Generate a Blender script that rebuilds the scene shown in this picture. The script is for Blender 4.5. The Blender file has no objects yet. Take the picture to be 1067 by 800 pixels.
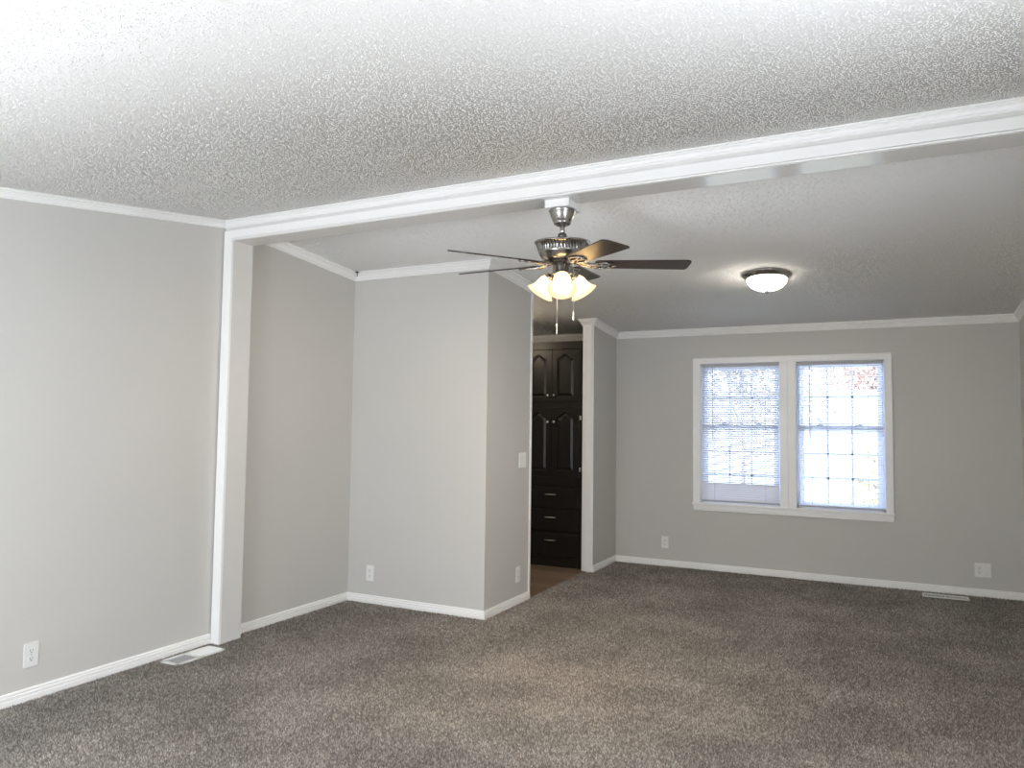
import bpy, bmesh, math, random
import numpy as np
from mathutils import Vector, Matrix
R = math.radians
random.seed(7)
scn = bpy.context.scene
COL = scn.collection

# ------------------------------------------------------------------ camera
YAW, PITCH, ROLL, FPX, CAMH = -.4648, .0557, .0125, 776.95, 1.34
c, s = math.cos(YAW), math.sin(YAW); cp, sp = math.cos(PITCH), math.sin(PITCH); cr, sr = math.cos(ROLL), math.sin(ROLL)
rt = Vector((c, -s, 0)); fw = Vector((s * cp, c * cp, sp)); up = Vector((-s * sp, -c * sp, cp))
r2 = cr * rt + sr * up; u2 = -sr * rt + cr * up
cam_d = bpy.data.cameras.new('camera'); cam = bpy.data.objects.new('camera', cam_d); COL.objects.link(cam)
m = Matrix.Identity(4)
for i in range(3):
    m[i][0], m[i][1], m[i][2] = r2[i], u2[i], -fw[i]
m[2][3] = CAMH
cam.matrix_world = m
cam_d.sensor_width = 36; cam_d.lens = FPX / 1067 * 36; cam_d.clip_start = .05; cam_d.clip_end = 300
scn.camera = cam
# ------------------------------------------------------------------ world, daylight, exposure
scn.view_settings.view_transform = 'Standard'; scn.view_settings.look = 'None'
scn.view_settings.gamma = 1; scn.view_settings.use_curve_mapping = False
scn.view_settings.exposure = 0.0
scn.cycles.use_denoising = True
scn.cycles.diffuse_bounces = 6
scn.cycles.sample_clamp_indirect = 6
w = bpy.data.worlds.new('world'); scn.world = w; w.use_nodes = True
bg = w.node_tree.nodes['Background']; bg.inputs[0].default_value = (.80, .89, 1, 1); bg.inputs[1].default_value = 7


def window_daylight(name, loc, rz, sx, sz, power, col, tilt=0):
    l = bpy.data.lights.new(name, 'AREA'); l.shape = 'RECTANGLE'; l.size = sx; l.size_y = sz; l.energy = power; l.color = col
    o = bpy.data.objects.new(name, l); COL.objects.link(o); o.location = loc; o.rotation_euler = (R(90 + tilt), 0, rz)
    return o


window_daylight('front_window_daylight', (-2.45, -.61, 1.3), 0, 1.5, 1.2, 39, (.93, .97, 1), 0)
window_daylight('side_window_daylight', (.975, 1.0, 1.3), R(90), 1.5, 1.2, 21, (.94, .97, 1), 0)
window_daylight('yard_bounce_daylight', (-2.45, -.60, .9), 0, 1.5, .6, 9, (.97, .98, 1), 40)
window_daylight('yard_bounce_daylight', (.97, 1.1, .9), R(90), 1.5, .6, 11.5, (.97, .98, 1), 45)
LAMP_FAN, LAMP_FLUSH = 29.0, 1.0

# ------------------------------------------------------------------ dimensions
XL, XR, YF, YB = -3.704, .985, -.62, 7.2585
YB1, YB2, ZB = 3.3157, 3.4874, 2.4715
XP = -3.6247
YC, XC, YCE = 4.622, -2.514, 5.354
XS0, XS, YS = -2.556, -2.4505, 6.594


def zn(y): return 2.593 + .135 * (y - 3.2757)
def zf(y): return 2.301 + .082 * (7.22 - y)


# ------------------------------------------------------------------ materials
def nt(name):
    mt = bpy.data.materials.new(name); mt.use_nodes = True
    t = mt.node_tree; return mt, t, t.nodes['Principled BSDF']


def coords(t, scale=(1, 1, 1)):
    tc = t.nodes.new('ShaderNodeTexCoord'); mp = t.nodes.new('ShaderNodeMapping'); mp.inputs['Scale'].default_value = scale
    t.links.new(tc.outputs['Object'], mp.inputs[0]); return mp.outputs[0]


def noise(t, vec, scale, detail=3, rough=.5):
    n = t.nodes.new('ShaderNodeTexNoise'); n.inputs['Scale'].default_value = scale; n.inputs['Detail'].default_value = detail
    n.inputs['Roughness'].default_value = rough; t.links.new(vec, n.inputs['Vector']); return n.outputs['Fac']


def ramp(t, fac, stops):
    r_ = t.nodes.new('ShaderNodeValToRGB'); cr_ = r_.color_ramp
    while len(cr_.elements) < len(stops): cr_.elements.new(.5)
    for e, (p, col) in zip(cr_.elements, stops): e.position = p; e.color = (*col, 1)
    t.links.new(fac, r_.inputs[0]); return r_.outputs[0]


def bump(t, bs, h, strength, dist):
    b = t.nodes.new('ShaderNodeBump'); b.inputs['Strength'].default_value = strength; b.inputs['Distance'].default_value = dist
    t.links.new(h, b.inputs['Height']); t.links.new(b.outputs[0], bs.inputs['Normal'])


def plain(name, col, rough=.5, metal=0, var=.0, nscale=8, bscale=None, bs_=.1, bd=.001, spec=.5):
    mt, t, b = nt(name); b.inputs['Roughness'].default_value = rough; b.inputs['Metallic'].default_value = metal
    b.inputs['Specular IOR Level'].default_value = spec
    v = coords(t)
    lo = tuple(max(0, x * (1 - var)) for x in col); hi = tuple(min(1, x * (1 + var)) for x in col)
    t.links.new(ramp(t, noise(t, v, nscale), [(.35, lo), (.65, hi)]), b.inputs['Base Color'])
    if bscale: bump(t, b, noise(t, v, bscale, 4), bs_, bd)
    return mt


M = {}
M['wall'] = plain('wall_paint', (.60, .59, .565), .75, var=.012, nscale=1.2, bscale=260, bs_=.12, bd=.001, spec=.25)
M['trim'] = plain('white_trim_paint', (.93, .925, .915), .35, var=.01)
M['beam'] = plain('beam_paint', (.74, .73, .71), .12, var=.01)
M['plate'] = plain('white_plastic', (.82, .82, .80), .3, var=.01)
M['slot'] = plain('dark_slot', (.03, .03, .03), .6)
M['nickel'] = plain('brushed_nickel', (.40, .385, .365), .26, 1, var=.06, nscale=30)
M['nickel_dark'] = plain('dark_nickel', (.20, .19, .18), .3, 1, var=.06, nscale=30)
M['knob'] = plain('satin_knob', (.75, .74, .72), .25, 1, var=.02)
M['black'] = plain('black_metal', (.02, .018, .016), .5)
M['screw'] = plain('painted_screw', (.55, .55, .53), .4, .3)
M['duct'] = plain('duct_gray', (.16, .17, .18), .6)
M['vent'] = plain('white_enamel', (.82, .82, .80), .35, var=.01)

# ceiling: spray texture
mt, t, b = nt('textured_ceiling'); b.inputs['Roughness'].default_value = 1; b.inputs['Specular IOR Level'].default_value = .08
v = coords(t)
b.inputs['Base Color'].default_value = (.90, .895, .88, 1)
bump(t, b, noise(t, v, 160, 3, .6), .5, .003)
M['ceiling'] = mt

# carpet
mt, t, b = nt('heather_carpet'); b.inputs['Roughness'].default_value = 1; b.inputs['Specular IOR Level'].default_value = .05
v = coords(t)
vs = coords(t, (1, .36, 1))
n1 = noise(t, vs, 125, 3, .65); n2 = noise(t, v, 2.2, 3, .5); n3 = noise(t, v, 34, 2)
fine = ramp(t, n1, [(.28, (.06, .053, .047)), (.44, (.20, .178, .158)), (.57, (.36, .327, .298)), (.74, (.66, .62, .58))])
patch = ramp(t, n2, [(.36, (.80, .80, .80)), (.64, (1.14, 1.13, 1.12))])
mid = ramp(t, n3, [(.3, (.86, .86, .87)), (.7, (1.12, 1.11, 1.10))])
mx = t.nodes.new('ShaderNodeMix'); mx.data_type = 'RGBA'; mx.blend_type = 'MULTIPLY'; mx.inputs[0].default_value = 1
t.links.new(fine, mx.inputs[6]); t.links.new(patch, mx.inputs[7])
mx2 = t.nodes.new('ShaderNodeMix'); mx2.data_type = 'RGBA'; mx2.blend_type = 'MULTIPLY'; mx2.inputs[0].default_value = 1
t.links.new(mx.outputs[2], mx2.inputs[6]); t.links.new(mid, mx2.inputs[7])
t.links.new(mx2.outputs[2], b.inputs['Base Color'])
bump(t, b, n1, .9, .008)
M['carpet'] = mt
# pile yarn: each tuft has its own tone, with broad brushed patches
mt, t, b = nt('carpet_yarn'); b.inputs['Roughness'].default_value = 1; b.inputs['Specular IOR Level'].default_value = .05
at_ = t.nodes.new('ShaderNodeAttribute'); at_.attribute_name = 'tone'
v = coords(t)
yarn = ramp(t, at_.outputs['Fac'], [(.0, (.17, .155, .142)), (.45, (.285, .263, .242)), (.8, (.41, .383, .357)), (1, (.56, .53, .50))])
patch = ramp(t, noise(t, v, 2.2, 3, .5), [(.36, (.82, .82, .82)), (.64, (1.12, 1.115, 1.11))])
mid = ramp(t, noise(t, v, 30, 2), [(.3, (.88, .88, .89)), (.7, (1.1, 1.09, 1.08))])
mx = t.nodes.new('ShaderNodeMix'); mx.data_type = 'RGBA'; mx.blend_type = 'MULTIPLY'; mx.inputs[0].default_value = 1
t.links.new(yarn, mx.inputs[6]); t.links.new(patch, mx.inputs[7])
mx2 = t.nodes.new('ShaderNodeMix'); mx2.data_type = 'RGBA'; mx2.blend_type = 'MULTIPLY'; mx2.inputs[0].default_value = 1
t.links.new(mx.outputs[2], mx2.inputs[6]); t.links.new(mid, mx2.inputs[7]); t.links.new(mx2.outputs[2], b.inputs['Base Color'])
M['pile'] = mt

# wood plank floor
mt, t, b = nt('wood_plank_floor'); b.inputs['Roughness'].default_value = .4
v = coords(t)
br = t.nodes.new('ShaderNodeTexBrick'); t.links.new(v, br.inputs['Vector'])
br.inputs['Scale'].default_value = 1; br.inputs['Brick Width'].default_value = 1.2; br.inputs['Row Height'].default_value = .14
br.inputs['Mortar Size'].default_value = .002; br.inputs['Color1'].default_value = (.30, .215, .155, 1); br.inputs['Color2'].default_value = (.21, .145, .10, 1)
br.inputs['Mortar'].default_value = (.03, .02, .015, 1)
gr = ramp(t, noise(t, coords(t, (2.2, 34, 1)), 2.2, 5, .6), [(.3, (.55, .55, .55)), (.7, (1.35, 1.3, 1.25))])
mx = t.nodes.new('ShaderNodeMix'); mx.data_type = 'RGBA'; mx.blend_type = 'MULTIPLY'; mx.inputs[0].default_value = 1
t.links.new(br.outputs['Color'], mx.inputs[6]); t.links.new(gr, mx.inputs[7]); t.links.new(mx.outputs[2], b.inputs['Base Color'])
M['wood'] = mt

# dark cabinet wood
def grain(name, c0, c1, rough, sc=(30, 30, 1.5), coat=0):
    mt, t, b = nt(name); b.inputs['Roughness'].default_value = rough; b.inputs['Coat Weight'].default_value = coat
    b.inputs['Coat Roughness'].default_value = .2
    t.links.new(ramp(t, noise(t, coords(t, sc), 2, 5, .6), [(.3, c0), (.7, c1)]), b.inputs['Base Color'])
    return mt
M['cab'] = grain('espresso_wood', (.008, .0065, .006), (.017, .0135, .0115), .36)
M['blade'] = grain('walnut_blade', (.030, .021, .016), (.062, .044, .034), .34, (2, 2, 30))

# frosted lamp glass, lit from inside
def lampglass(name, col, em):
    mt = bpy.data.materials.new(name); mt.use_nodes = True; t = mt.node_tree
    t.nodes.remove(t.nodes['Principled BSDF']); out = t.nodes['Material Output']
    tr = t.nodes.new('ShaderNodeBsdfTranslucent'); tr.inputs[0].default_value = (*col, 1)
    gl = t.nodes.new('ShaderNodeBsdfGlossy'); gl.inputs['Roughness'].default_value = .25; gl.inputs[0].default_value = (1, 1, 1, 1)
    mxs = t.nodes.new('ShaderNodeMixShader'); mxs.inputs[0].default_value = .06
    t.links.new(tr.outputs[0], mxs.inputs[1]); t.links.new(gl.outputs[0], mxs.inputs[2])
    e = t.nodes.new('ShaderNodeEmission'); e.inputs[0].default_value = (*col, 1); e.inputs[1].default_value = em
    ad = t.nodes.new('ShaderNodeAddShader'); t.links.new(mxs.outputs[0], ad.inputs[0]); t.links.new(e.outputs[0], ad.inputs[1])
    t.links.new(ad.outputs[0], out.inputs[0]); return mt
M['shade'] = lampglass('frosted_bell_glass', (.80, .70, .52), .5)
M['dome'] = lampglass('frosted_dome_glass', (1, .97, .92), 8.5)
mt = bpy.data.materials.new('bulb_glow'); mt.use_nodes = True; t = mt.node_tree; t.nodes.remove(t.nodes['Principled BSDF'])
e = t.nodes.new('ShaderNodeEmission'); e.inputs[0].default_value = (1, .79, .53, 1); e.inputs[1].default_value = LAMP_FAN / (math.pi * .0073)
t.links.new(e.outputs[0], t.nodes['Material Output'].inputs[0]); M['bulb'] = mt
# window glass
mt = bpy.data.materials.new('window_glass'); mt.use_nodes = True; t = mt.node_tree; t.nodes.remove(t.nodes['Principled BSDF'])
tr = t.nodes.new('ShaderNodeBsdfTransparent'); tr.inputs[0].default_value = (.95, .97, .97, 1)
gl = t.nodes.new('ShaderNodeBsdfGlossy'); gl.inputs['Roughness'].default_value = .02
fr = t.nodes.new('ShaderNodeFresnel'); fr.inputs[0].default_value = 1.3
mxs = t.nodes.new('ShaderNodeMixShader'); t.links.new(fr.outputs[0], mxs.inputs[0]); t.links.new(tr.outputs[0], mxs.inputs[1]); t.links.new(gl.outputs[0], mxs.inputs[2])
t.links.new(mxs.outputs[0], t.nodes['Material Output'].inputs[0]); M['glass'] = mt
# blind slats: thin plastic that lets light through
mt, t, b = nt('blind_slat'); b.inputs['Base Color'].default_value = (.80, .80, .84, 1); b.inputs['Roughness'].default_value = .45
tr = t.nodes.new('ShaderNodeBsdfTranslucent'); tr.inputs[0].default_value = (.80, .80, .90, 1)
mxs = t.nodes.new('ShaderNodeMixShader'); mxs.inputs[0].default_value = .22
t.links.new(b.outputs[0], mxs.inputs[1]); t.links.new(tr.outputs[0], mxs.inputs[2]); t.links.new(mxs.outputs[0], t.nodes['Material Output'].inputs[0])
M['slat'] = mt
M['rail'] = plain('shaded_blind_rail', (.42, .42, .44), .4, var=.01)  # white rails grayed: the backlit shade of the recess is in the colour
mt, t, b = nt('white_vinyl'); b.inputs['Base Color'].default_value = (.84, .86, .90, 1); b.inputs['Roughness'].default_value = .35
tr = t.nodes.new('ShaderNodeBsdfTranslucent'); tr.inputs[0].default_value = (.80, .84, .94, 1)
mxs = t.nodes.new('ShaderNodeMixShader'); mxs.inputs[0].default_value = .55
t.links.new(b.outputs[0], mxs.inputs[1]); t.links.new(tr.outputs[0], mxs.inputs[2]); t.links.new(mxs.outputs[0], t.nodes['Material Output'].inputs[0])
M['vinyl'] = mt
M['siding'] = plain('pale_siding', (.62, .64, .68), .6, var=.03, nscale=2)
M['roof'] = plain('gray_shingle', (.34, .34, .36), .9, var=.15, nscale=6)
M['ground'] = plain('dry_lawn', (.40, .39, .33), 1, var=.25, nscale=1.5)
M['bark'] = plain('gray_bark', (.34, .32, .35), .9, var=.2)
M['leaf_red'] = plain('rust_leaves', (.62, .46, .42), .8, var=.25, nscale=3)
M['leaf_green'] = plain('pale_green_leaves', (.46, .52, .38), .8, var=.25, nscale=3)
M['leaf_yellow'] = plain('ochre_leaves', (.50, .45, .33), .8, var=.25, nscale=3)
M['leaf_gray'] = plain('gray_mauve_twigs', (.42, .40, .46), .8, var=.25, nscale=3)
M['pane_dark'] = plain('dark_pane', (.16, .20, .27), .1)
M['pole'] = plain('weathered_pole', (.2, .19, .2), .8)


# ------------------------------------------------------------------ mesh helpers
class MB:
    def __init__(self): self.bm = bmesh.new()

    def box(self, x0, x1, y0, y1, z0, z1, bev=0, mtx=None):
        b2 = bmesh.new(); bmesh.ops.create_cube(b2, size=1)
        for v_ in b2.verts:
            v_.co = Vector(((x0 + x1) / 2 + v_.co.x * (x1 - x0), (y0 + y1) / 2 + v_.co.y * (y1 - y0), (z0 + z1) / 2 + v_.co.z * (z1 - z0)))
        if bev: bmesh.ops.bevel(b2, geom=b2.edges[:], offset=bev, segments=2, affect='EDGES', profile=.6)
        self.merge(b2, mtx); return self

    def merge(self, b2, mtx=None):
        if mtx: bmesh.ops.transform(b2, matrix=mtx, verts=b2.verts)
        me = bpy.data.meshes.new('tmp'); b2.to_mesh(me); b2.free(); self.bm.from_mesh(me); bpy.data.meshes.remove(me)

    def prism(self, pts, axis, a, b, mtx=None):
        """closed outline in the two other axes, swept along axis from a to b"""
        b2 = bmesh.new()
        def P(p, q):
            if axis == 'x': return (q, p[0], p[1])
            if axis == 'y': return (p[0], q, p[1])
            return (p[0], p[1], q)
        va = [b2.verts.new(P(p, a)) for p in pts]; vb = [b2.verts.new(P(p, b)) for p in pts]
        b2.faces.new(va); b2.faces.new(vb[::-1]); n = len(pts)
        for i in range(n): b2.faces.new((va[i], va[(i + 1) % n], vb[(i + 1) % n], vb[i]))
        bmesh.ops.recalc_face_normals(b2, faces=b2.faces[:]); self.merge(b2, mtx); return self

    def lathe(self, prof, n=48, mtx=None, flute=None):
        b2 = bmesh.new(); rings = []
        for k, (r_, z) in enumerate(prof):
            ring = []
            for i in range(n):
                a = 2 * math.pi * i / n; rr = max(r_, 1e-5)
                if flute and flute[0] <= k <= flute[1]: rr *= (1 - flute[2] * (1 if (i // 2) % 2 else 0))
                ring.append(b2.verts.new((rr * math.cos(a), rr * math.sin(a), z)))
            rings.append(ring)
        for a, b_ in zip(rings, rings[1:]):
            for i in range(n): b2.faces.new((a[i], a[(i + 1) % n], b_[(i + 1) % n], b_[i]))
        if prof[0][0] > 1e-4: b2.faces.new(rings[0][::-1])
        if prof[-1][0] > 1e-4: b2.faces.new(rings[-1])
        bmesh.ops.remove_doubles(b2, verts=b2.verts[:], dist=2e-5)
        bmesh.ops.recalc_face_normals(b2, faces=b2.faces[:])
        for f in b2.faces: f.smooth = True
        self.merge(b2, mtx); return self

    def tube(self, pts, rad, n=10):
        pts = [Vector(p) for p in pts]; rs = rad if isinstance(rad, (list, tuple)) else [rad] * len(pts)
        b2 = bmesh.new(); rings = []
        for i, p in enumerate(pts):
            d = (pts[min(i + 1, len(pts) - 1)] - pts[max(i - 1, 0)]).normalized()
            a = d.orthogonal().normalized() if not rings else (pa - d * pa.dot(d)).normalized()
            pa = a; bb = d.cross(a)
            rings.append([b2.verts.new(p + rs[i] * (a * math.cos(2 * math.pi * k / n) + bb * math.sin(2 * math.pi * k / n))) for k in range(n)])
        for a, b_ in zip(rings, rings[1:]):
            for i in range(n): b2.faces.new((a[i], a[(i + 1) % n], b_[(i + 1) % n], b_[i]))
        b2.faces.new(rings[0][::-1]); b2.faces.new(rings[-1])
        bmesh.ops.recalc_face_normals(b2, faces=b2.faces[:])
        for f in b2.faces: f.smooth = True
        self.merge(b2); return self

    def sweep(self, prof, p0, p1, inward, zfun, m0=0, m1=0):
        """moulding: prof is (depth, height); run from p0 to p1 (x, y); inward is the room-side direction; zfun(y, h) gives z"""
        p0, p1 = Vector(p0), Vector(p1); d = (p1 - p0).normalized(); inn = Vector(inward)
        b2 = bmesh.new(); A, B = [], []
        for dep, h in prof:
            a = p0 + inn * dep - d * dep * m0; q = p1 + inn * dep + d * dep * m1
            A.append(b2.verts.new((a.x, a.y, zfun(a.y, h)))); B.append(b2.verts.new((q.x, q.y, zfun(q.y, h))))
        b2.faces.new(A); b2.faces.new(B[::-1]); n = len(prof)
        for i in range(n): b2.faces.new((A[i], A[(i + 1) % n], B[(i + 1) % n], B[i]))
        bmesh.ops.recalc_face_normals(b2, faces=b2.faces[:]); self.merge(b2); return self

    def build(self, name, mat, parent=None, smooth_angle=None):
        me = bpy.data.meshes.new(name); self.bm.to_mesh(me); self.bm.free(); me.materials.append(M[mat])
        o = bpy.data.objects.new(name, me); COL.objects.link(o)
        if parent: o.parent = parent
        return o


def struct(o): o['kind'] = 'structure'; return o
def tag(o, label, cat, group=None):
    o['label'] = label; o['category'] = cat
    if group: o['group'] = group
    return o
def thing(name, loc, label, cat, rz=0, group=None):
    o = bpy.data.objects.new(name, None); COL.objects.link(o); o.location = loc; o.rotation_euler = (0, 0, rz); o.empty_display_size = .1
    return tag(o, label, cat, group)
def dup(src, loc, rz, label):
    c_ = src.copy(); COL.objects.link(c_); c_.location = loc; c_.rotation_euler = (0, 0, rz); c_['label'] = label
    for ch in list(src.children):
        d = ch.copy(); COL.objects.link(d); d.parent = c_
        for g in list(ch.children):
            e_ = g.copy(); COL.objects.link(e_); e_.parent = d
    return c_


def granules(pts, zfun, n, rad, hgt, lean, seed, down=False):
    """verts and faces of small n-sided points standing on (or hanging from) a surface; pts is (k, 2)"""
    rg = np.random.default_rng(seed); k = len(pts)
    r_ = rad[0] + (rad[1] - rad[0]) * rg.random(k); h_ = hgt[0] + (hgt[1] - hgt[0]) * rg.random(k)
    a0 = rg.random(k) * 2 * np.pi; zb = zfun(pts[:, 1])
    V = np.zeros((k, n + 1, 3))
    for i in range(n):
        a = a0 + 2 * np.pi * (i + rg.random(k) * .5) / n
        V[:, i, 0] = pts[:, 0] + r_ * np.cos(a); V[:, i, 1] = pts[:, 1] + r_ * np.sin(a); V[:, i, 2] = zfun(V[:, i, 1]) + (.001 if down else -.001)
    la = rg.random(k) * 2 * np.pi; ln = lean * rg.random(k) ** .6
    V[:, n, 0] = pts[:, 0] + ln * np.cos(la); V[:, n, 1] = pts[:, 1] + ln * np.sin(la); V[:, n, 2] = zb + (-h_ if down else h_)
    F = np.zeros((k, n, 3), dtype=np.int32); base_ = (np.arange(k) * (n + 1))[:, None]
    for i in range(n):
        tri = (i, n, (i + 1) % n) if down else (i, (i + 1) % n, n)
        for q in range(3): F[:, i, q] = base_[:, 0] + tri[q]
    return V.reshape(-1, 3), F.reshape(-1, 3), rg.random(k)


def tri_mesh(name, V, F, mat, base_obj=None, tone=None, n=3):
    me = bpy.data.meshes.new(name)
    V0 = np.zeros((0, 3)); F0 = np.zeros((0, 3), dtype=np.int32)
    if base_obj is not None:
        b2 = bmesh.new(); b2.from_mesh(base_obj.data); bmesh.ops.triangulate(b2, faces=b2.faces[:])
        V0 = np.array([v_.co[:] for v_ in b2.verts]); b2.verts.index_update(); F0 = np.array([[v_.index for v_ in f.verts] for f in b2.faces], dtype=np.int32); b2.free()
    VV = np.concatenate([V0, V]).astype(np.float32); FF = np.concatenate([F0, F + len(V0)]).astype(np.int32)
    me.vertices.add(len(VV)); me.vertices.foreach_set('co', VV.ravel())
    me.loops.add(len(FF) * 3); me.loops.foreach_set('vertex_index', FF.ravel())
    me.polygons.add(len(FF)); me.polygons.foreach_set('loop_start', np.arange(len(FF), dtype=np.int32) * 3)
    if tone is not None:
        at_ = me.attributes.new('tone', 'FLOAT', 'FACE'); at_.data.foreach_set('value', np.repeat(tone, n).astype(np.float32))
    me.update(calc_edges=True); me.materials.append(M[mat])
    if base_obj is not None: base_obj.data = me; return base_obj
    o = bpy.data.objects.new(name, me); COL.objects.link(o); return o


def jitter_grid(x0, x1, y0, y1, p, seed, jit=.85):
    rg = np.random.default_rng(seed)
    X, Y = np.meshgrid(np.arange(x0 + p / 2, x1 - p / 4, p), np.arange(y0 + p / 2, y1 - p / 4, p))
    q = np.stack([X.ravel(), Y.ravel()], 1); return q + (rg.random(q.shape) - .5) * p * jit


# ------------------------------------------------------------------ shell
struct(MB().box(XC - .02, XR, YCE - .4, YB, -.12, -.010).box(XL, XC - .02, YF, YC + .05, -.12, -.010).box(XC - .02, XR, YF, YCE - .4, -.12, -.010).build('floor', 'carpet'))
VENTS = ((-3.578, 3.093, .0715, .170), (.413, 7.045, .165, .062))
pl = np.concatenate([jitter_grid(XL + .012, XR - .012, .0, 3.9, .0072, 21), jitter_grid(XL + .012, XR - .012, 3.9, 5.4, .0084, 22), jitter_grid(XL + .012, XR - .012, 5.4, YB - .012, .0100, 23)])
xx, yy = pl[:, 0], pl[:, 1]
keep = ~((xx < XC + .012) & (yy > YC - .012) & (yy < YCE + .01)) & ~((xx < XC - .015) & (yy >= YCE)) & ~((xx < XS + .012) & (yy > YS - .012)) & ~((xx < XP + .002) & (yy > YB1 - .002) & (yy < YB2 + .002))
for vx, vy, hx, hy in VENTS: keep &= ~((abs(xx - vx) < hx + .001) & (abs(yy - vy) < hy + .001))
dist = np.hypot(xx + .0, yy - .0); keep &= (yy > 1.2) & (xx * .45 - (yy) * .894 < -1.4)
pl = pl[keep]
Vg, Fg, tone = granules(pl, lambda y: np.full(len(y), -.010), 3, (.0042, .0058), (.0075, .0125), .006, 31)
pile = tri_mesh('carpet_pile', Vg, Fg, 'pile', None, tone, 3); pile['kind'] = 'stuff'
tag(pile, 'gray brown flecked cut pile carpet covering the living room floor', 'carpet')
hf = struct(MB().box(XL, XC, YC + .05, YB, -.12, -.002).build('floor_hall', 'wood'))
T = .12
struct(MB().prism([(YF - T, -.12), (YB + T, -.12), (YB + T, 2.9), (YF - T, 2.9)], 'x', XL - T, XL).build('wall_left', 'wall'))
RW0, RW1 = .25, 1.75          # window in the right wall beside the camera
struct(MB().box(XR, XR + T, YF - T, RW0, -.12, 2.9).box(XR, XR + T, RW1, YB + T, -.12, 2.9).box(XR, XR + T, RW0, RW1, -.12, .7).box(XR, XR + T, RW0, RW1, 1.9, 2.9).build('wall_right', 'wall'))
OX0, OX1, OZ0, OZ1 = -1.607, 0.0, .622, 1.965
mb = MB().box(XL, OX0, YB, YB + T, -.12, 2.9).box(OX1, XR, YB, YB + T, -.12, 2.9).box(OX0, OX1, YB, YB + T, -.12, OZ0).box(OX0, OX1, YB, YB + T, OZ1, 2.9)
mb.box(-.865, -.74, YB, YB + T, OZ0, OZ1)
struct(mb.build('wall_back', 'wall'))
mb = MB()
fx = [XL, -3.2, -1.7, XR]
for a, b_ in ((0, 1), (2, 3)): mb.box(fx[a], fx[b_], YF - T, YF, -.12, 2.6)
for a, b_ in ((1, 2),): mb.box(fx[a], fx[b_], YF - T, YF, -.12, .7).box(fx[a], fx[b_], YF - T, YF, 1.9, 2.6)
struct(mb.build('wall_front', 'wall'))
mb = MB().prism([(YF - T, zn(YF - T)), (YB1 + .02, zn(YB1 + .02)), (YB1 + .02, 2.9), (YF - T, 2.9)], 'x', XL, XR)
cl_near = struct(mb.build('ceiling', 'ceiling'))
pz = jitter_grid(XL + .04, XR - .04, .9, YB1 - .02, .0084, 3); rg = np.random.default_rng(5); pz = pz[rg.random(len(pz)) < .62]
Vg, Fg, _ = granules(pz, zn, 4, (.0030, .0058), (.0014, .0036), .0028, 11, True)
tri_mesh('ceiling', Vg, Fg, 'ceiling', cl_near)
mb = MB().prism([(YB2 - .02, zf(YB2 - .02)), (YB + T, zf(YB + T)), (YB + T, 2.9), (YB2 - .02, 2.9)], 'x', XL, XR)
cl_far = struct(mb.build('ceiling_far', 'ceiling'))
pz = jitter_grid(XL + .04, XR - .04, YB2 + .01, YB - .03, .0115, 4); pz = pz[rg.random(len(pz)) < .6]
pz = pz[~((pz[:, 0] < XC) & (pz[:, 1] > YC) & (pz[:, 1] < YCE))]
Vg, Fg, _ = granules(pz, zf, 4, (.004, .0075), (.0013, .0033), .003, 12, True)
tri_mesh('ceiling_far', Vg, Fg, 'ceiling', cl_far)
# closet block
e_ = .002
mb = MB().prism([(YC, -.02), (YCE, -.02), (YCE, zf(YCE) + e_), (YC, zf(YC) + e_)], 'x', XL, XC)
struct(mb.build('wall_closet', 'wall'))
mb = MB().prism([(YS, -.02), (YB, -.02), (YB, zf(YB) + e_), (YS, zf(YS) + e_)], 'x', XS0, XS)
struct(mb.build('wall_partition', 'wall'))
# beam over the opening, its post
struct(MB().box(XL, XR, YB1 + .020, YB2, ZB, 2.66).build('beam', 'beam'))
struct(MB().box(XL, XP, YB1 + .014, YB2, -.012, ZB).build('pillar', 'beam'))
# casing on the room face of beam and post
mb = MB().box(XL + .010, XR, YB1, YB1 + .022, ZB + .0115, 2.5324, .002).box(XL + .075, XR, YB1 - .003, YB1 + .015, ZB - .001, ZB + .008, .002)
mb.box(XL + .010, XP - .0115, YB1, YB1 + .015, -.01, ZB + .0118, .001).box(XP - .009, XP + .001, YB1 - .003, YB1 + .015, -.01, ZB + .008, .002)
struct(mb.build('trim_1', 'trim'))
# crown mouldings
CR = [(0, .062), (.011, .062), (.011, .056), (.007, .0545), (.007, .052), (.014, .048), (.019, .040), (.022, .031), (.028, .025), (.033, .0225), (.033, .018), (.028, .0165), (.028, .014), (.038, .010), (.042, .0085), (.042, 0), (0, 0)]
cn = lambda y, h: zn(y) - h * .70
cf = lambda y, h: zf(y) - h
struct(MB().sweep(CR, (XL, YB1 + .020), (XR, YB1 + .020), (0, -1), cn).build('trim_2', 'trim'))
struct(MB().sweep(CR, (XL, YF), (XL, YB1 + .014), (1, 0), cn).build('trim_3', 'trim'))
struct(MB().sweep(CR, (XR, YF), (XR, YB1 + .014), (-1, 0), cn).build('trim_4', 'trim'))
struct(MB().sweep(CR, (XL, YB2), (XL, YC), (1, 0), cf, 0, -1).build('trim_5', 'trim'))
struct(MB().sweep(CR, (XL, YC), (XC, YC), (0, -1), cf, -1, 1).build('trim_6', 'trim'))
struct(MB().sweep(CR, (XC, YC), (XC, YCE), (1, 0), cf, 1, 0).build('trim_7', 'trim'))
struct(MB().sweep(CR, (XS0, YS), (XS, YS), (0, -1), cf, 1, 1).build('trim_8', 'trim'))
struct(MB().sweep(CR, (XS, YS), (XS, YB), (1, 0), cf, 1, -1).build('trim_9', 'trim'))
struct(MB().sweep(CR, (XS, YB), (XR, YB), (0, -1), cf, -1, -1).build('trim_10', 'trim'))
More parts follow.
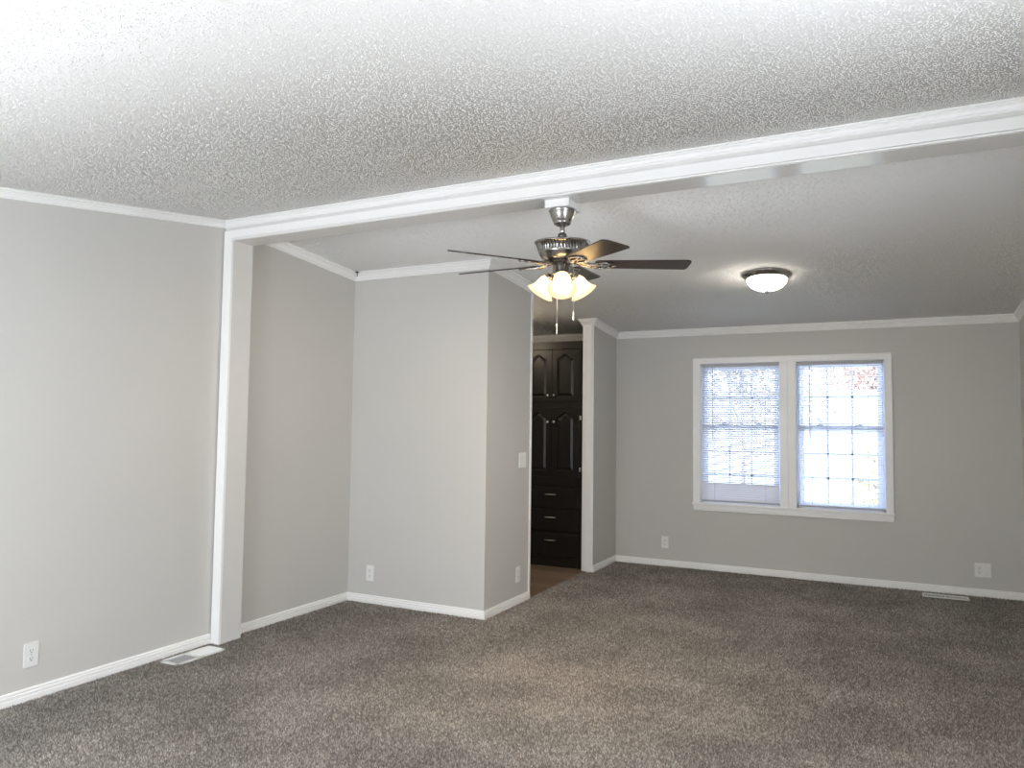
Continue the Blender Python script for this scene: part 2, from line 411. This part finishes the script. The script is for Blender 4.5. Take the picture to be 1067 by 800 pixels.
struct(MB().sweep(CR, (XR, YB2), (XR, YB), (-1, 0), cf, 0, -1).build('trim_11', 'trim'))
struct(MB().sweep(CR, (XL, YB), (XS0, YB), (0, -1), cf).build('trim_12', 'trim'))
struct(MB().sweep(CR, (XS0, YS), (XS0, YB), (-1, 0), cf, 1, 0).build('trim_13', 'trim'))
# baseboards
BP = [(0, -.012), (.0125, -.012), (.0125, .018), (.0065, .020), (.0065, .023), (.0115, .0255), (.0115, .035), (.0055, .0375), (.0055, .0405), (.0095, .043), (.0085, .050), (.005, .0535), (0, .0535)]
bz = lambda y, h: h
def base(name, *a): struct(MB().sweep(BP, *a).build(name, 'trim'))
base('baseboard_left', (XL, YF), (XL, YB1 - .001), (1, 0), bz)
base('baseboard_left_far', (XL, YB2), (XL, YC), (1, 0), bz, 0, -1)
base('baseboard_closet', (XL, YC), (XC, YC), (0, -1), bz, -1, 1)
base('baseboard_closet_side', (XC, YC), (XC, YCE - .004), (1, 0), bz, 1, 0)
base('baseboard_partition', (XS, YS + .006), (XS, YB), (1, 0), bz, 0, -1)
base('baseboard_back', (XS, YB), (XR, YB), (0, -1), bz, -1, -1)
base('baseboard_right', (XR, YF), (XR, YB), (-1, 0), bz, 0, -1)
# corner strip at the end of the closet, casing on the end of the partition
struct(MB().box(XC - .02, XC + .007, YCE - .022, YCE + .006, -.012, zf(YCE) - .063, .002).build('trim_14', 'trim'))
mb = MB().box(XS0 - .002, -2.5315, YS - .004, YS + .02, -.012, zf(YS) - .058, .0015).box(-2.531, XS - .012, YS - .014, YS + .01, -.012, zf(YS) - .058, .004).box(XS - .026, XS - .010, YS - .017, YS - .005, -.012, zf(YS) - .058, .004)
mb.box(XS - .012, XS + .002, YS - .003, YS + .006, -.012, zf(YS) - .058, .001)
struct(mb.build('trim_15', 'trim'))

# ------------------------------------------------------------------ windows
CW, CT = .057, .016
mb = MB()
x0, x1, zt = -1.6646, .0498, 2.0127
def casing(a, b_, z0, z1): mb.box(a, b_, YB - CT, YB, z0, OZ1 - .0082, .003)
casing(x0, OX0 + .006, .622, zt); casing(OX1 - .006, x1, .622, zt); casing(-.872, -.804, .622, zt - .02); casing(-.803, -.733, .622, zt - .02)
mb.box(x0, x1, YB - CT, YB, OZ1 - .008, zt, .004)
mb.box(x0, x1, YB - CT - .005, YB - CT + .004, zt - .012, zt + .001, .003)
mb.box(x0 - .004, x0 + .012, YB - CT - .0045, YB - .001, .622, zt - .0125, .003).box(x1 - .012, x1 + .004, YB - CT - .0045, YB - .001, .622, zt - .0125, .003)
mb.box(x0 - .012, x1 + .012, YB - CT - .016, YB, .607, .625, .005)
mb.box(x0 - .002, x1 + .002, YB - CT - .002, YB, .553, .606, .004).box(x0 - .002, x1 + .002, YB - CT - .007, YB, .577, .606, .004)
# reveals lining the openings
for a, b_ in ((OX0, -.865), (-.74, OX1)):
    mb.box(a - .002, a + .008, YB - .004, YB + T, OZ0, OZ1).box(b_ - .008, b_ + .002, YB - .004, YB + T, OZ0, OZ1)
    mb.box(a, b_, YB - .004, YB + T, OZ0 - .002, OZ0 + .008).box(a, b_, YB - .004, YB + T, OZ1 - .008, OZ1 + .002)
struct(mb.build('trim_16', 'trim'))


def window(name, a, b_):
    root = bpy.data.objects.new(name, None); COL.objects.link(root); root.location = ((a + b_) / 2, YB + .07, OZ0); struct(root)
    W = (b_ - a) / 2 - .008; H_ = OZ1 - OZ0 - .008; zm = 1.352 - OZ0
    f = MB()
    f.box(-W, -W + .022, -.02, .04, .008, H_).box(W - .022, W, -.02, .04, .008, H_).box(-W, W, -.02, .04, .008, .03).box(-W, W, -.02, .04, H_ - .02, H_)
    f.build('window_frame', 'vinyl', root)
    g = []
    for nm, y, z0, z1, wd, rows in (('upper_sash', .012, zm - .018, H_ - .018, .034, 2), ('lower_sash', -.014, .026, zm + .022, .04, 3)):
        sm = MB(); xa = W - .02
        sm.box(-xa, -xa + wd, y, y + .024, z0, z1, .003).box(xa - wd, xa, y, y + .024, z0, z1, .003)
        sm.box(-xa + wd, xa - wd, y, y + .024, z0, z0 + .036, .003).box(-xa + wd, xa - wd, y, y + .024, z1 - .036, z1, .003)
        so = sm.build(nm, 'vinyl', root)
        gx, ga, gb = xa - wd, z0 + .036, z1 - .036
        if nm == 'upper_sash': gb -= .0
        mm = MB()
        for k in (1, 2):
            xx = -gx + 2 * gx * k / 3; mm.box(xx - .008, xx + .008, y + .009, y + .017, ga, gb)
        for k in range(1, rows):
            zz = ga + (gb - ga) * k / rows; mm.box(-gx, gx, y + .009, y + .017, zz - .008, zz + .008)
        mm.build('muntin_grid', 'vinyl', so)
        MB().box(-gx - .004, gx + .004, y + .011, y + .014, ga - .004, gb + .004).build('pane', 'glass', so)
    for sx in (-.16, .16):
        MB().box(sx - .03, sx + .03, -.03, -.012, zm + .02, zm + .03, .003).box(sx - .008, sx + .02, -.036, -.02, zm + .026, zm + .036, .003).build('sash_lock', 'vinyl', root)


window('window_1', OX0, -.865)
window('window_2', -.74, OX1)


def blind(a, b_, label, closed_rows, zbot, ntilt):
    root = thing('window_blind', ((a + b_) / 2, YB + .022, OZ1 - .012), label, 'window blind', group='mini blinds in the two back windows')
    W = (b_ - a) / 2 - .012; H_ = OZ1 - .012 - zbot
    MB().box(-W, W, -.014, .014, -.03, 0, .002).build('headrail', 'rail', root)
    sl = MB(); pitch = .0208; z = -.042; k = 0
    nsl = int((H_ - .03) / pitch)
    for k in range(nsl):
        z = -.042 - k * pitch; closed = k >= nsl - closed_rows
        tl = R(62) if closed else R(ntilt)
        pts = []
        for q in range(5):
            u = -.0125 + .025 * q / 4; arch = .0018 * (1 - (u / .0125) ** 2)
            pts.append((u * math.cos(tl) - arch * math.sin(tl), u * math.sin(tl) + arch * math.cos(tl) + z))
        th = .0005
        pts += [(p[0], p[1] - th) for p in pts[::-1]]
        sl.prism(pts, 'x', -W + .002, W - .002)
    sl.build('slats', 'slat', root)
    MB().box(-W + .001, W - .001, -.012, .012, -H_, -H_ + .016, .003).build('bottom_rail', 'rail', root)
    cd = MB()
    for xx in (-W + .12, W - .12):
        cd.box(xx - .001, xx + .001, -.0135, -.0125, -H_ + .01, -.03).box(xx - .001, xx + .001, .0125, .0135, -H_ + .01, -.03)
    cd.build('ladder_cords', 'rail', root)
    MB().tube([(-W + .105, -.02, -.03), (-W + .105, -.021, -.20), (-W + .107, -.02, -.735)], .0036, 8).build('tilt_wand', 'rail', root)
    return root


blind(OX0 + .006, -.871, 'white mini blind with its lowest slats tipped shut, in the window nearer the pantry', 8, .640, -24)
blind(-.734, OX1 - .006, 'white mini blind hanging open to the sill, in the window farther from the pantry', 0, .640, -8)

# ------------------------------------------------------------------ ceiling fan
FX, FY = -1.4515, 3.443
fan = thing('ceiling_fan', (FX, FY, ZB), 'brushed nickel ceiling fan with five dark blades and lit glass shades under the white beam', 'ceiling fan')
MB().box(-.0655, .0655, -.077, .077, -.0395, 0, .002).build('mounting_block', 'trim', fan)
z0 = -.0395
MB().lathe([(.02, z0), (.069, z0), (.0695, z0 - .006), (.066, z0 - .012), (.060, z0 - .030), (.053, z0 - .048), (.047, z0 - .060), (.044, z0 - .064), (.044, z0 - .070), (.036, z0 - .075), (.012, z0 - .076)]).build('canopy', 'nickel', fan)
rot = Matrix.Rotation(.07, 4, Vector((.92, .388, 0)))
piv = Vector((0, 0, z0 - .06))
def fpart(mb_, name, mat, parent=None, extra=None):
    """parts below the canopy hang slightly out of plumb from its ball joint"""
    o = mb_.build(name, mat, parent or fan)
    if parent is None or parent is fan: o.matrix_local = Matrix.Translation(piv) @ rot @ Matrix.Translation(-piv) @ (extra or Matrix.Identity(4))
    return o
Z = lambda z: z - ZB
fpart(MB().lathe([(.0125, z0 - .05), (.0125, Z(2.283))], 20), 'downrod', 'nickel')
fpart(MB().lathe([(.0126, Z(2.318)), (.020, Z(2.314)), (.024, Z(2.304)), (.024, Z(2.298)), (.018, Z(2.292)), (.020, Z(2.286)), (.0126, Z(2.278))], 24), 'yoke_collar', 'nickel_dark')
mot = fpart(MB().lathe([(.013, Z(2.279)), (.09, Z(2.279)), (.136, Z(2.274)), (.142, Z(2.271)), (.142, Z(2.266)), (.137, Z(2.262)), (.134, Z(2.259)), (.123, Z(2.226)), (.121, Z(2.224)), (.122, Z(2.219)), (.119, Z(2.214)), (.116, Z(2.204)), (.104, Z(2.188)), (.085, Z(2.180)), (.03, Z(2.178))], 192, flute=(6, 7, .04)), 'motor_housing', 'nickel')
fpart(MB().lathe([(.03, Z(2.182)), (.072, Z(2.182)), (.072, Z(2.168)), (.03, Z(2.166))], 48), 'flywheel', 'black')
fpart(MB().lathe([(.03, Z(2.168)), (.046, Z(2.167)), (.048, Z(2.162)), (.048, Z(2.118)), (.052, Z(2.115)), (.052, Z(2.108)), (.040, Z(2.100)), (.018, Z(2.093)), (.010, Z(2.080)), (.012, Z(2.072)), (.0, Z(2.066))], 40), 'switch_housing', 'nickel')


def blade_outline():
    pts = []
    r0, r1, w0, w1 = .165, .642, .052, .067
    pts += [(r0 + .012, -w0), (r0, -w0 + .02), (r0, w0 - .02), (r0 + .012, w0)]
    pts += [(r1 - .016, w1), (r1 - .008, w1 - .003), (r1 - .003, w1 - .010)]
    pts += [(r1, w1 - .020), (r1 + .004, -w1 + .030), (r1 + .001, -w1 + .016), (r1 - .008, -w1 + .006), (r1 - .022, -w1)]
    return pts
BZ = 2.158
bl_me = br_me = None
for k in range(5):
    a = R(26 + 72 * k)
    ex = Matrix.Rotation(a, 4, 'Z') @ Matrix.Translation((0, 0, Z(BZ))) @ Matrix.Rotation(R(-11), 4, 'X')
    if k == 0:
        bl = MB().prism(blade_outline(), 'z', 0, .006)
        bo = fpart(bl, 'blade', 'blade', None, ex); bl_me = bo.data
        bk = MB()
        # cast scroll bracket under the blade root
        for sg in (-1, 1):
            bk.tube([(.075, sg * .012, .010), (.11, sg * .014, .002), (.15, sg * .022, -.006), (.185, sg * .036, -.005), (.215, sg * .040, -.004), (.245, sg * .030, -.004), (.262, sg * .010, -.004), (.268, 0, -.004)], [.008, .0075, .006, .0055, .005, .005, .0045, .004], 8)
            bk.tube([(.150, sg * .020, -.006), (.178, sg * .010, -.005), (.205, sg * .004, -.004), (.235, sg * .012, -.004), (.25, sg * .024, -.004)], [.005, .005, .0045, .0045, .004], 8)
        bk.tube([(.06, 0, .012), (.10, 0, .004), (.14, 0, -.006), (.17, 0, -.005)], [.011, .0105, .009, .005], 8)
        for px, py in ((.195, .038), (.195, -.038), (.262, 0)): bk.lathe([(0, -.012), (.006, -.011), (.008, -.008), (.008, 0)], 12, Matrix.Translation((px, py, 0)))
        kb = bk.build('blade_bracket', 'nickel', bo); br_me = kb.data
        proto = (bo, kb)
    else:
        bo = proto[0].copy(); COL.objects.link(bo); bo.parent = fan
        bo.matrix_local = Matrix.Translation(piv) @ rot @ Matrix.Translation(-piv) @ ex
        kb = proto[1].copy(); COL.objects.link(kb); kb.parent = bo
# light kit: three bell shades, one of them towards the camera
SH = [(.020, .0), (.024, -.004), (.034, -.014), (.042, -.030), (.046, -.050), (.050, -.068), (.058, -.084), (.069, -.097), (.074, -.101)]
for k in range(3):
    a = R(293 + 120 * k); dr = Vector((math.cos(a), math.sin(a), 0))
    ex = Matrix.Translation(dr * .068 + Vector((0, 0, Z(2.100)))) @ Matrix.Rotation(a, 4, 'Z') @ Matrix.Rotation(R(-38), 4, 'Y')
    arm = fpart(MB().tube([Vector((0, 0, Z(2.112))) + dr * .02, Vector((0, 0, Z(2.118))) + dr * .045, Vector((0, 0, Z(2.112))) + dr * .062, Vector((0, 0, Z(2.098))) + dr * .070], .009, 12), 'lamp_arm', 'nickel')
    fpart(MB().lathe([(.010, .014), (.022, .010), (.027, .002), (.027, -.012), (.024, -.014), (.0, -.014)], 28), 'lamp_holder', 'nickel', None, ex)
    sh = fpart(MB().lathe([(.02, 0)] + SH[1:] + [(r_ - .003, z) for r_, z in SH[::-1]][:-1] + [(.0195, -.004), (.02, 0)], 48), 'lamp_shade', 'shade', None, ex)
    fpart(MB().lathe([(.0, -.012), (.012, -.016), (.013, -.026), (.022, -.044), (.024, -.055), (.020, -.068), (.010, -.077), (0, -.079)], 24), 'light_bulb', 'bulb', None, ex)
for (dx, dy, zt_, zb_, rr, pr) in ((-.004, -.052, 2.11, 1.795, .0011, .0025), (.056, .018, 2.13, 1.868, .0011, .0045)):
    ch = MB().tube([(dx, dy, Z(zt_)), (dx, dy, Z(zb_ + .05))], .0016, 8)
    for i in range(60):
        zz = zt_ - (zt_ - zb_ - .05) * i / 59
        b2 = bmesh.new(); bmesh.ops.create_icosphere(b2, subdivisions=1, radius=.0023, matrix=Matrix.Translation((dx, dy, Z(zz)))); ch.merge(b2)
    co = ch.build('pull_chain', 'knob', fan)
    MB().lathe([(0, Z(zb_ + .055)), (.003, Z(zb_ + .05)), (pr, Z(zb_ + .04)), (pr, Z(zb_ + .006)), (.002, Z(zb_)), (0, Z(zb_))], 12, Matrix.Translation((dx, dy, 0))).build('chain_pull', 'plate', co)

# ------------------------------------------------------------------ flush ceiling light
LX, LY = -.745, 5.52
lt = thing('ceiling_light', (LX, LY, zf(LY)), 'round flush ceiling light with glowing white glass dome and dark nickel rim', 'ceiling light')
lt.rotation_euler = (math.atan(-.082), 0, 0)
MB().lathe([(.02, .004), (.166, .004), (.172, -.004), (.172, -.012), (.163, -.018), (.160, -.024), (.150, -.030), (.146, -.038), (.138, -.040), (.126, -.040), (.126, -.03), (.02, -.03)], 72).build('rim', 'nickel', lt)
dp = [(.137, -.036)] + [(.137 * math.cos(R(q)), -.038 - .082 * math.sin(R(q))) for q in range(4, 90, 6)] + [(.002, -.120)]
MB().lathe(dp + [(.0015, -.117)] + [(r_ * .975, z * .97) for r_, z in dp[::-1][1:]] + [dp[0]], 72).build('glass_dome', 'dome', lt)
MB().lathe([(0, -.112), (.014, -.117), (.016, -.122), (.010, -.127), (.011, -.132), (.007, -.140), (0, -.142)], 20).build('finial', 'nickel', lt)
l = bpy.data.lights.new('flush_lamp', 'POINT'); l.energy = LAMP_FLUSH; l.color = (1, .93, .82); l.shadow_soft_size = .05
lo = bpy.data.objects.new('flush_lamp', l); COL.objects.link(lo); lo.parent = lt; lo.location = (0, 0, -.075)

# ------------------------------------------------------------------ pantry cabinet
CX0, CX1, CY = -3.20, -2.590, 6.63
cab = thing('pantry_cabinet', ((CX0 + CX1) / 2, CY, 0), 'tall espresso pantry cabinet with arched panel doors over three drawers', 'cabinet')
ox = (CX0 + CX1) / 2
def L(x): return x - ox
mb = MB().box(CX0 - ox, CX1 - ox, .022, YB - CY - .015, .0, 2.157, .001)
mb.box(L(CX0), L(CX1), .004, .022, 2.09, 2.157, .001).box(L(CX0), L(CX1), -.006, .022, 2.082, 2.092, .002)
mb.box(L(CX0), L(CX1), .006, .022, 1.522, 1.572, .001).box(L(CX0), L(CX1), .004, .022, .776, .853, .002).box(L(CX0), L(CX1), .010, .022, 0, .09)
mb.box(L(CX1) - .018, L(CX1), .003, .022, .0, 2.157, .001)
mb.build('carcass', 'cab', cab)
xm = -2.8915


def arch_outline(xa, xb, za, zb, rise):
    pts = [(xa, za), (xb, za), (xb, zb - rise)]
    n = 16
    for i in range(1, n):
        u = i / n; pts.append((xb + (xa - xb) * u, zb - rise + rise * (math.sin(math.pi * u) ** 2)))
    pts.append((xa, zb - rise)); return pts


def ring_loft(outs, ys):
    b2 = bmesh.new(); loops = [[b2.verts.new((p[0], y, p[1])) for p in o_] for o_, y in zip(outs, ys)]
    n = len(outs[0])
    for a, b_ in zip(loops, loops[1:]):
        for i in range(n): b2.faces.new((a[i], a[(i + 1) % n], b_[(i + 1) % n], b_[i]))
    b2.faces.new(loops[-1]); bmesh.ops.recalc_face_normals(b2, faces=b2.faces[:]); return b2


def pantry_door(xa, xb, za, zb, kx, kz, pbot, ptop):
    st = .052
    # frame built as four pieces with an arched top rail, then a raised panel
    d = MB()
    d.box(xa, xa + st, 0, .02, za, zb, .002).box(xb - st, xb, 0, .02, za, zb, .002).box(xa + st - .001, xb - st + .001, 0, .02, za, pbot, .0015)
    A = arch_outline(xa + st - .001, xb - st + .001, pbot, ptop, .045)
    top = [(xb - st + .001, zb), (xa + st - .001, zb)] + [(p[0], p[1]) for p in A[2:]][::-1]
    d.prism(top, 'y', 0, .02)
    o = d.build('door', 'cab', cab)
    def ins(k): return arch_outline(xa + st + k, xb - st - k, pbot + k, ptop - k * .9, .045)
    p = MB(); p.merge(ring_loft([ins(0), ins(.004), ins(.010), ins(.030), ins(.033)], [.004, .013, .013, .0035, .0025]))
    p.build('raised_panel', 'cab', o)
    MB().lathe([(.005, .0), (.006, .004), (.0055, .010), (.012, .014), (.0145, .020), (.012, .026), (.006, .029), (0, .0295)], 24, Matrix.Translation((kx, 0, kz)) @ Matrix.Rotation(R(90), 4, 'X')).build('knob', 'knob', o)
    return o


kx0, kx1 = L(-2.927), L(-2.861)
for za, zb, pb, pt, kz in ((1.573, 2.078, 1.625, 2.040, 1.636), (.857, 1.520, .915, 1.470, 1.379)):
    pantry_door(L(xm) - .281, L(xm) - .0015, za, zb, kx0, kz, pb, pt)
    pantry_door(L(xm) + .0015, L(xm) + .281, za, zb, kx1, kz, pb, pt)
for zt_, zb_ in ((.760, .560), (.542, .344), (.325, .095)):
    d = MB().prism([(0, zb_), (.022, zb_), (.022, zt_), (.014, zt_), (0, zt_ - .011)], 'x', L(xm) - .281, L(xm) + .281)
    o = d.build('drawer', 'cab', cab)
    zc = zt_ - .075
    MB().tube([(-.058, 0, zc), (-.055, -.012, zc), (-.044, -.022, zc), (-.02, -.026, zc), (.02, -.026, zc), (.044, -.022, zc), (.055, -.012, zc), (.058, 0, zc)], [.006, .005, .005, .0062, .0062, .005, .005, .006], 10).build('pull', 'knob', o)
for zz in (1.42, .93):
    MB().box(L(CX1) - .012, L(CX1) + .004, -.006, .003, zz - .022, zz + .022, .002).build('hinge', 'knob', cab)

l = bpy.data.lights.new('kitchen_lamp', 'POINT'); l.energy = 5; l.color = (1, .84, .62); l.shadow_soft_size = .08
lo = bpy.data.objects.new('kitchen_lamp', l); COL.objects.link(lo); lo.location = (-3.35, 5.95, 2.15)
# ------------------------------------------------------------------ outlets and switch
def receptacle(parent, cx, cz):
    pts = [(cx + .0165 * math.cos(R(q)), cz + max(-.0135, min(.0135, .0175 * math.sin(R(q))))) for q in range(0, 360, 12)]
    o = MB().prism(pts, 'y', -.0075, -.003).build('receptacle', 'plate', parent)
    sl = MB().box(cx - .0078, cx - .0052, -.0079, -.006, cz - .002, cz + .0065).box(cx + .0052, cx + .0078, -.0079, -.006, cz - .001, cz + .0065)
    sl.lathe([(.0028, 0), (.0028, .002)], 12, Matrix.Translation((cx, -.0059, cz - .007)) @ Matrix.Rotation(R(90), 4, 'X'))
    sl.build('slots', 'slot', o)
def screw(parent, x, z):
    MB().lathe([(.0032, 0), (.0032, .0012), (.002, .002), (0, .002)], 14, Matrix.Translation((x, -.0055, z)) @ Matrix.Rotation(R(90), 4, 'X')).build('screw', 'screw', parent)
def outlet(loc, rz, label):
    t_ = thing('electrical_outlet', loc, label, 'outlet', rz)
    MB().box(-.035, .035, -.006, 0, -.0575, .0575, .0028).build('cover_plate', 'plate', t_)
    for dz in (-.0195, .0195): receptacle(t_, 0, dz)
    screw(t_, 0, 0); return t_
o1 = outlet((XL, 2.243, .209), R(90), 'white duplex outlet low on the long gray wall near the post and floor vent')
dup(o1, (-3.493, YC, .217), 0, 'white duplex outlet on the front face of the closet bump-out')
dup(o1, (XC, 5.148, .214), R(90), 'white duplex outlet on the closet side below the light switch')
dup(o1, (-1.945, YB, .222), 0, 'white single-gang outlet on the back wall between partition and windows')
t_ = thing('double_wall_plate', (.693, YB, .207), 'wide white wall plate, half outlet and half blank, above the back floor vent', 'outlet')
MB().box(-.0575, .0575, -.006, 0, -.0575, .0575, .0028).build('cover_plate', 'plate', t_)
for dz in (-.0195, .0195): receptacle(t_, -.023, dz)
screw(t_, -.023, 0); screw(t_, .023, .0415); screw(t_, .023, -.0415)
t_ = thing('light_switch', (XC, 5.205, 1.075), 'white double rocker light switch at the edge of the pantry opening', 'light switch', R(90))
MB().box(-.0605, .0605, -.006, 0, -.0575, .0575, .0028).build('cover_plate', 'plate', t_)
for sx in (-.023, .023):
    MB().prism([(-.006, -.033), (-.0075, -.033), (-.0115, .033), (-.006, .033)], 'x', sx - .0165, sx + .0165).build('rocker', 'plate', t_)
    for dz in (-.0485, .0485): screw(t_, sx, dz)

# ------------------------------------------------------------------ floor vents
def vent(loc, rz, label, W, D, half=.0055, dm='duct', ang=-38):
    t_ = thing('floor_vent', loc, label, 'floor vent', rz, None)
    f = MB(); bw = .016; h = .009
    pr = [(0, 0), (0, .003), (.005, h), (bw, h), (bw, 0)]
    f.box(-W, W, -D, -D + bw, 0, h, .0015).box(-W, W, D - bw, D, 0, h, .0015).box(-W, -W + bw, -D, D, 0, h, .0015).box(W - bw, W, -D, D, 0, h, .0015).box(-.008, .008, -D, D, 0, h, .002)
    f.build('frame', 'vent', t_)
    MB().box(-W + .01, W - .01, -D + .01, D - .01, -.0, .0012).build('damper', dm, t_)
    for sg in (-1, 1):
        lv = MB(); n = 11
        for i in range(n):
            x = sg * (.014 + (W - bw - .016) * (i + .5) / n)
            lv.box(-half, half, -D + bw - .001, D - bw + .001, -.0006, .0006, 0, Matrix.Translation((x, 0, .0055)) @ Matrix.Rotation(R(sg * ang), 4, 'Y'))
        lv.build('louvers', 'vent', t_)
    return t_
vent((-3.578, 3.093, -.006), R(90), 'white metal floor vent in the carpet at the foot of the white post', .170, .0715)
vent((.413, 7.045, -.002), 0, 'white metal floor vent in the carpet under the back wall baseboard', .165, .062, .003, 'slot', -20)

# ------------------------------------------------------------------ small hook at the closet ceiling corner
hk = MB().tube([(0, 0, 0), (0, 0, -.036)], .0035, 8).lathe([(0, .002), (.014, .001), (.015, -.003), (.006, -.007), (0, -.007)], 16)
h_ = hk.build('ceiling_hook', 'black'); h_.location = (XL + .055, YC - .047, zf(YC - .047) - .004)
tag(h_, 'tiny black ceiling hook in the corner where closet meets the gray wall', 'hook')

# ------------------------------------------------------------------ outdoors
GZ = -.75
struct(MB().box(-60, 60, YB + .6, 90, GZ - .2, GZ).build('ground', 'ground'))
hs = thing('house', (-3.4, 24, GZ), 'pale low house with gray roof across the yard, seen through the windows', 'house')
MB().box(-6.5, 5.2, 0, 7, 0, 2.2).build('wall', 'siding', hs)
MB().prism([(-.5, 2.15), (3.5, 3.25), (7.5, 2.15), (7.5, 2.3), (3.5, 3.42), (-.5, 2.3)], 'x', -6.9, 5.6).build('roof', 'roof', hs)
for xx in (-4.6, -2.2):
    o = MB().box(xx - .5, xx + .5, -.04, .02, .8, 1.9, .01).build('window_frame', 'vinyl', hs)
    MB().box(xx - .44, xx + .44, -.05, -.03, .86, 1.84).build('pane', 'pane_dark', o)


def tree(name, loc, h, rad, nl, leaf, label, cat='tree', trunk=.09, cz=.62, lsz=.12):
    root = thing(name, loc, label, cat)
    tk = MB(); pts = [(0, 0, -.02), (.03, .02, h * .3), (-.02, .03, h * .6), (0, 0, h * .92)]
    tk.tube(pts, [trunk, trunk * .8, trunk * .5, trunk * .15], 8)
    for i in range(16):
        a = random.uniform(0, 6.28); zb = h * random.uniform(.2, .75); ln = rad * random.uniform(.6, 1)
        p1 = Vector((math.cos(a) * ln * .5, math.sin(a) * ln * .5, zb + ln * .35)); p2 = Vector((math.cos(a + .2) * ln, math.sin(a + .2) * ln, zb + ln * .8))
        tk.tube([(0, 0, zb), p1, p2], [trunk * .4, trunk * .25, trunk * .08], 6)
        for q in range(3):
            p3 = p1.lerp(p2, random.random()) + Vector((random.uniform(-1, 1), random.uniform(-1, 1), random.uniform(0, 1))) * ln * .4
            tk.tube([p1.lerp(p2, .3 * q + .1), p3], [trunk * .14, trunk * .05], 5)
    tk.build('trunk', 'bark', root)
    b2 = bmesh.new()
    for i in range(nl):
        u = Vector((random.gauss(0, 1), random.gauss(0, 1), random.gauss(0, 1))).normalized() * (random.random() ** .45)
        p = Vector((u.x * rad, u.y * rad, h * cz + u.z * h * (1 - cz)))
        q = Matrix.Rotation(random.uniform(0, 6.28), 3, Vector((random.random() - .5, random.random() - .5, random.random() - .5)).normalized())
        sz = lsz * random.uniform(.6, 1.2)
        vs_ = [b2.verts.new(p + q @ Vector(k) * sz) for k in ((-.5, 0, 0), (0, .32, .06), (.5, 0, 0), (0, -.32, .06))]
        b2.faces.new(vs_)
    mb_ = MB(); mb_.merge(b2); mb_.build('foliage', leaf, root)
    return root


tree('tree', (-.4, 37.5, GZ), 8.0, 3.0, 4200, 'leaf_red', 'rust leaved tree rising behind the house roof', lsz=.26)
tree('shrub', (-3.2, 33.2, GZ), 4.6, 1.2, 1800, 'leaf_green', 'pale green bush beyond the house, left of the rust leaved tree', 'shrub', .05, .6, .2)
tree('bare_tree', (-3.0, 18.0, GZ), 5.6, 2.3, 5200, 'leaf_gray', 'gray twiggy tree in front of the house, seen through the pantry-side blind', trunk=.055, lsz=.12)
tree('ornamental_shrub', (-.05, 12.6, GZ), 1.95, .62, 1500, 'leaf_yellow', 'ochre leaved shrub just outside the window', 'shrub', .03, .5, .09)
p_ = thing('utility_pole', (-6.0, 36.0, GZ), 'weathered utility pole with crossarm beyond the house', 'utility pole')
MB().lathe([(.14, 0), (.11, 7)], 12).build('pole', 'pole', p_)
MB().box(-.9, .9, -.06, .06, 6.3, 6.42).build('crossarm', 'pole', p_)
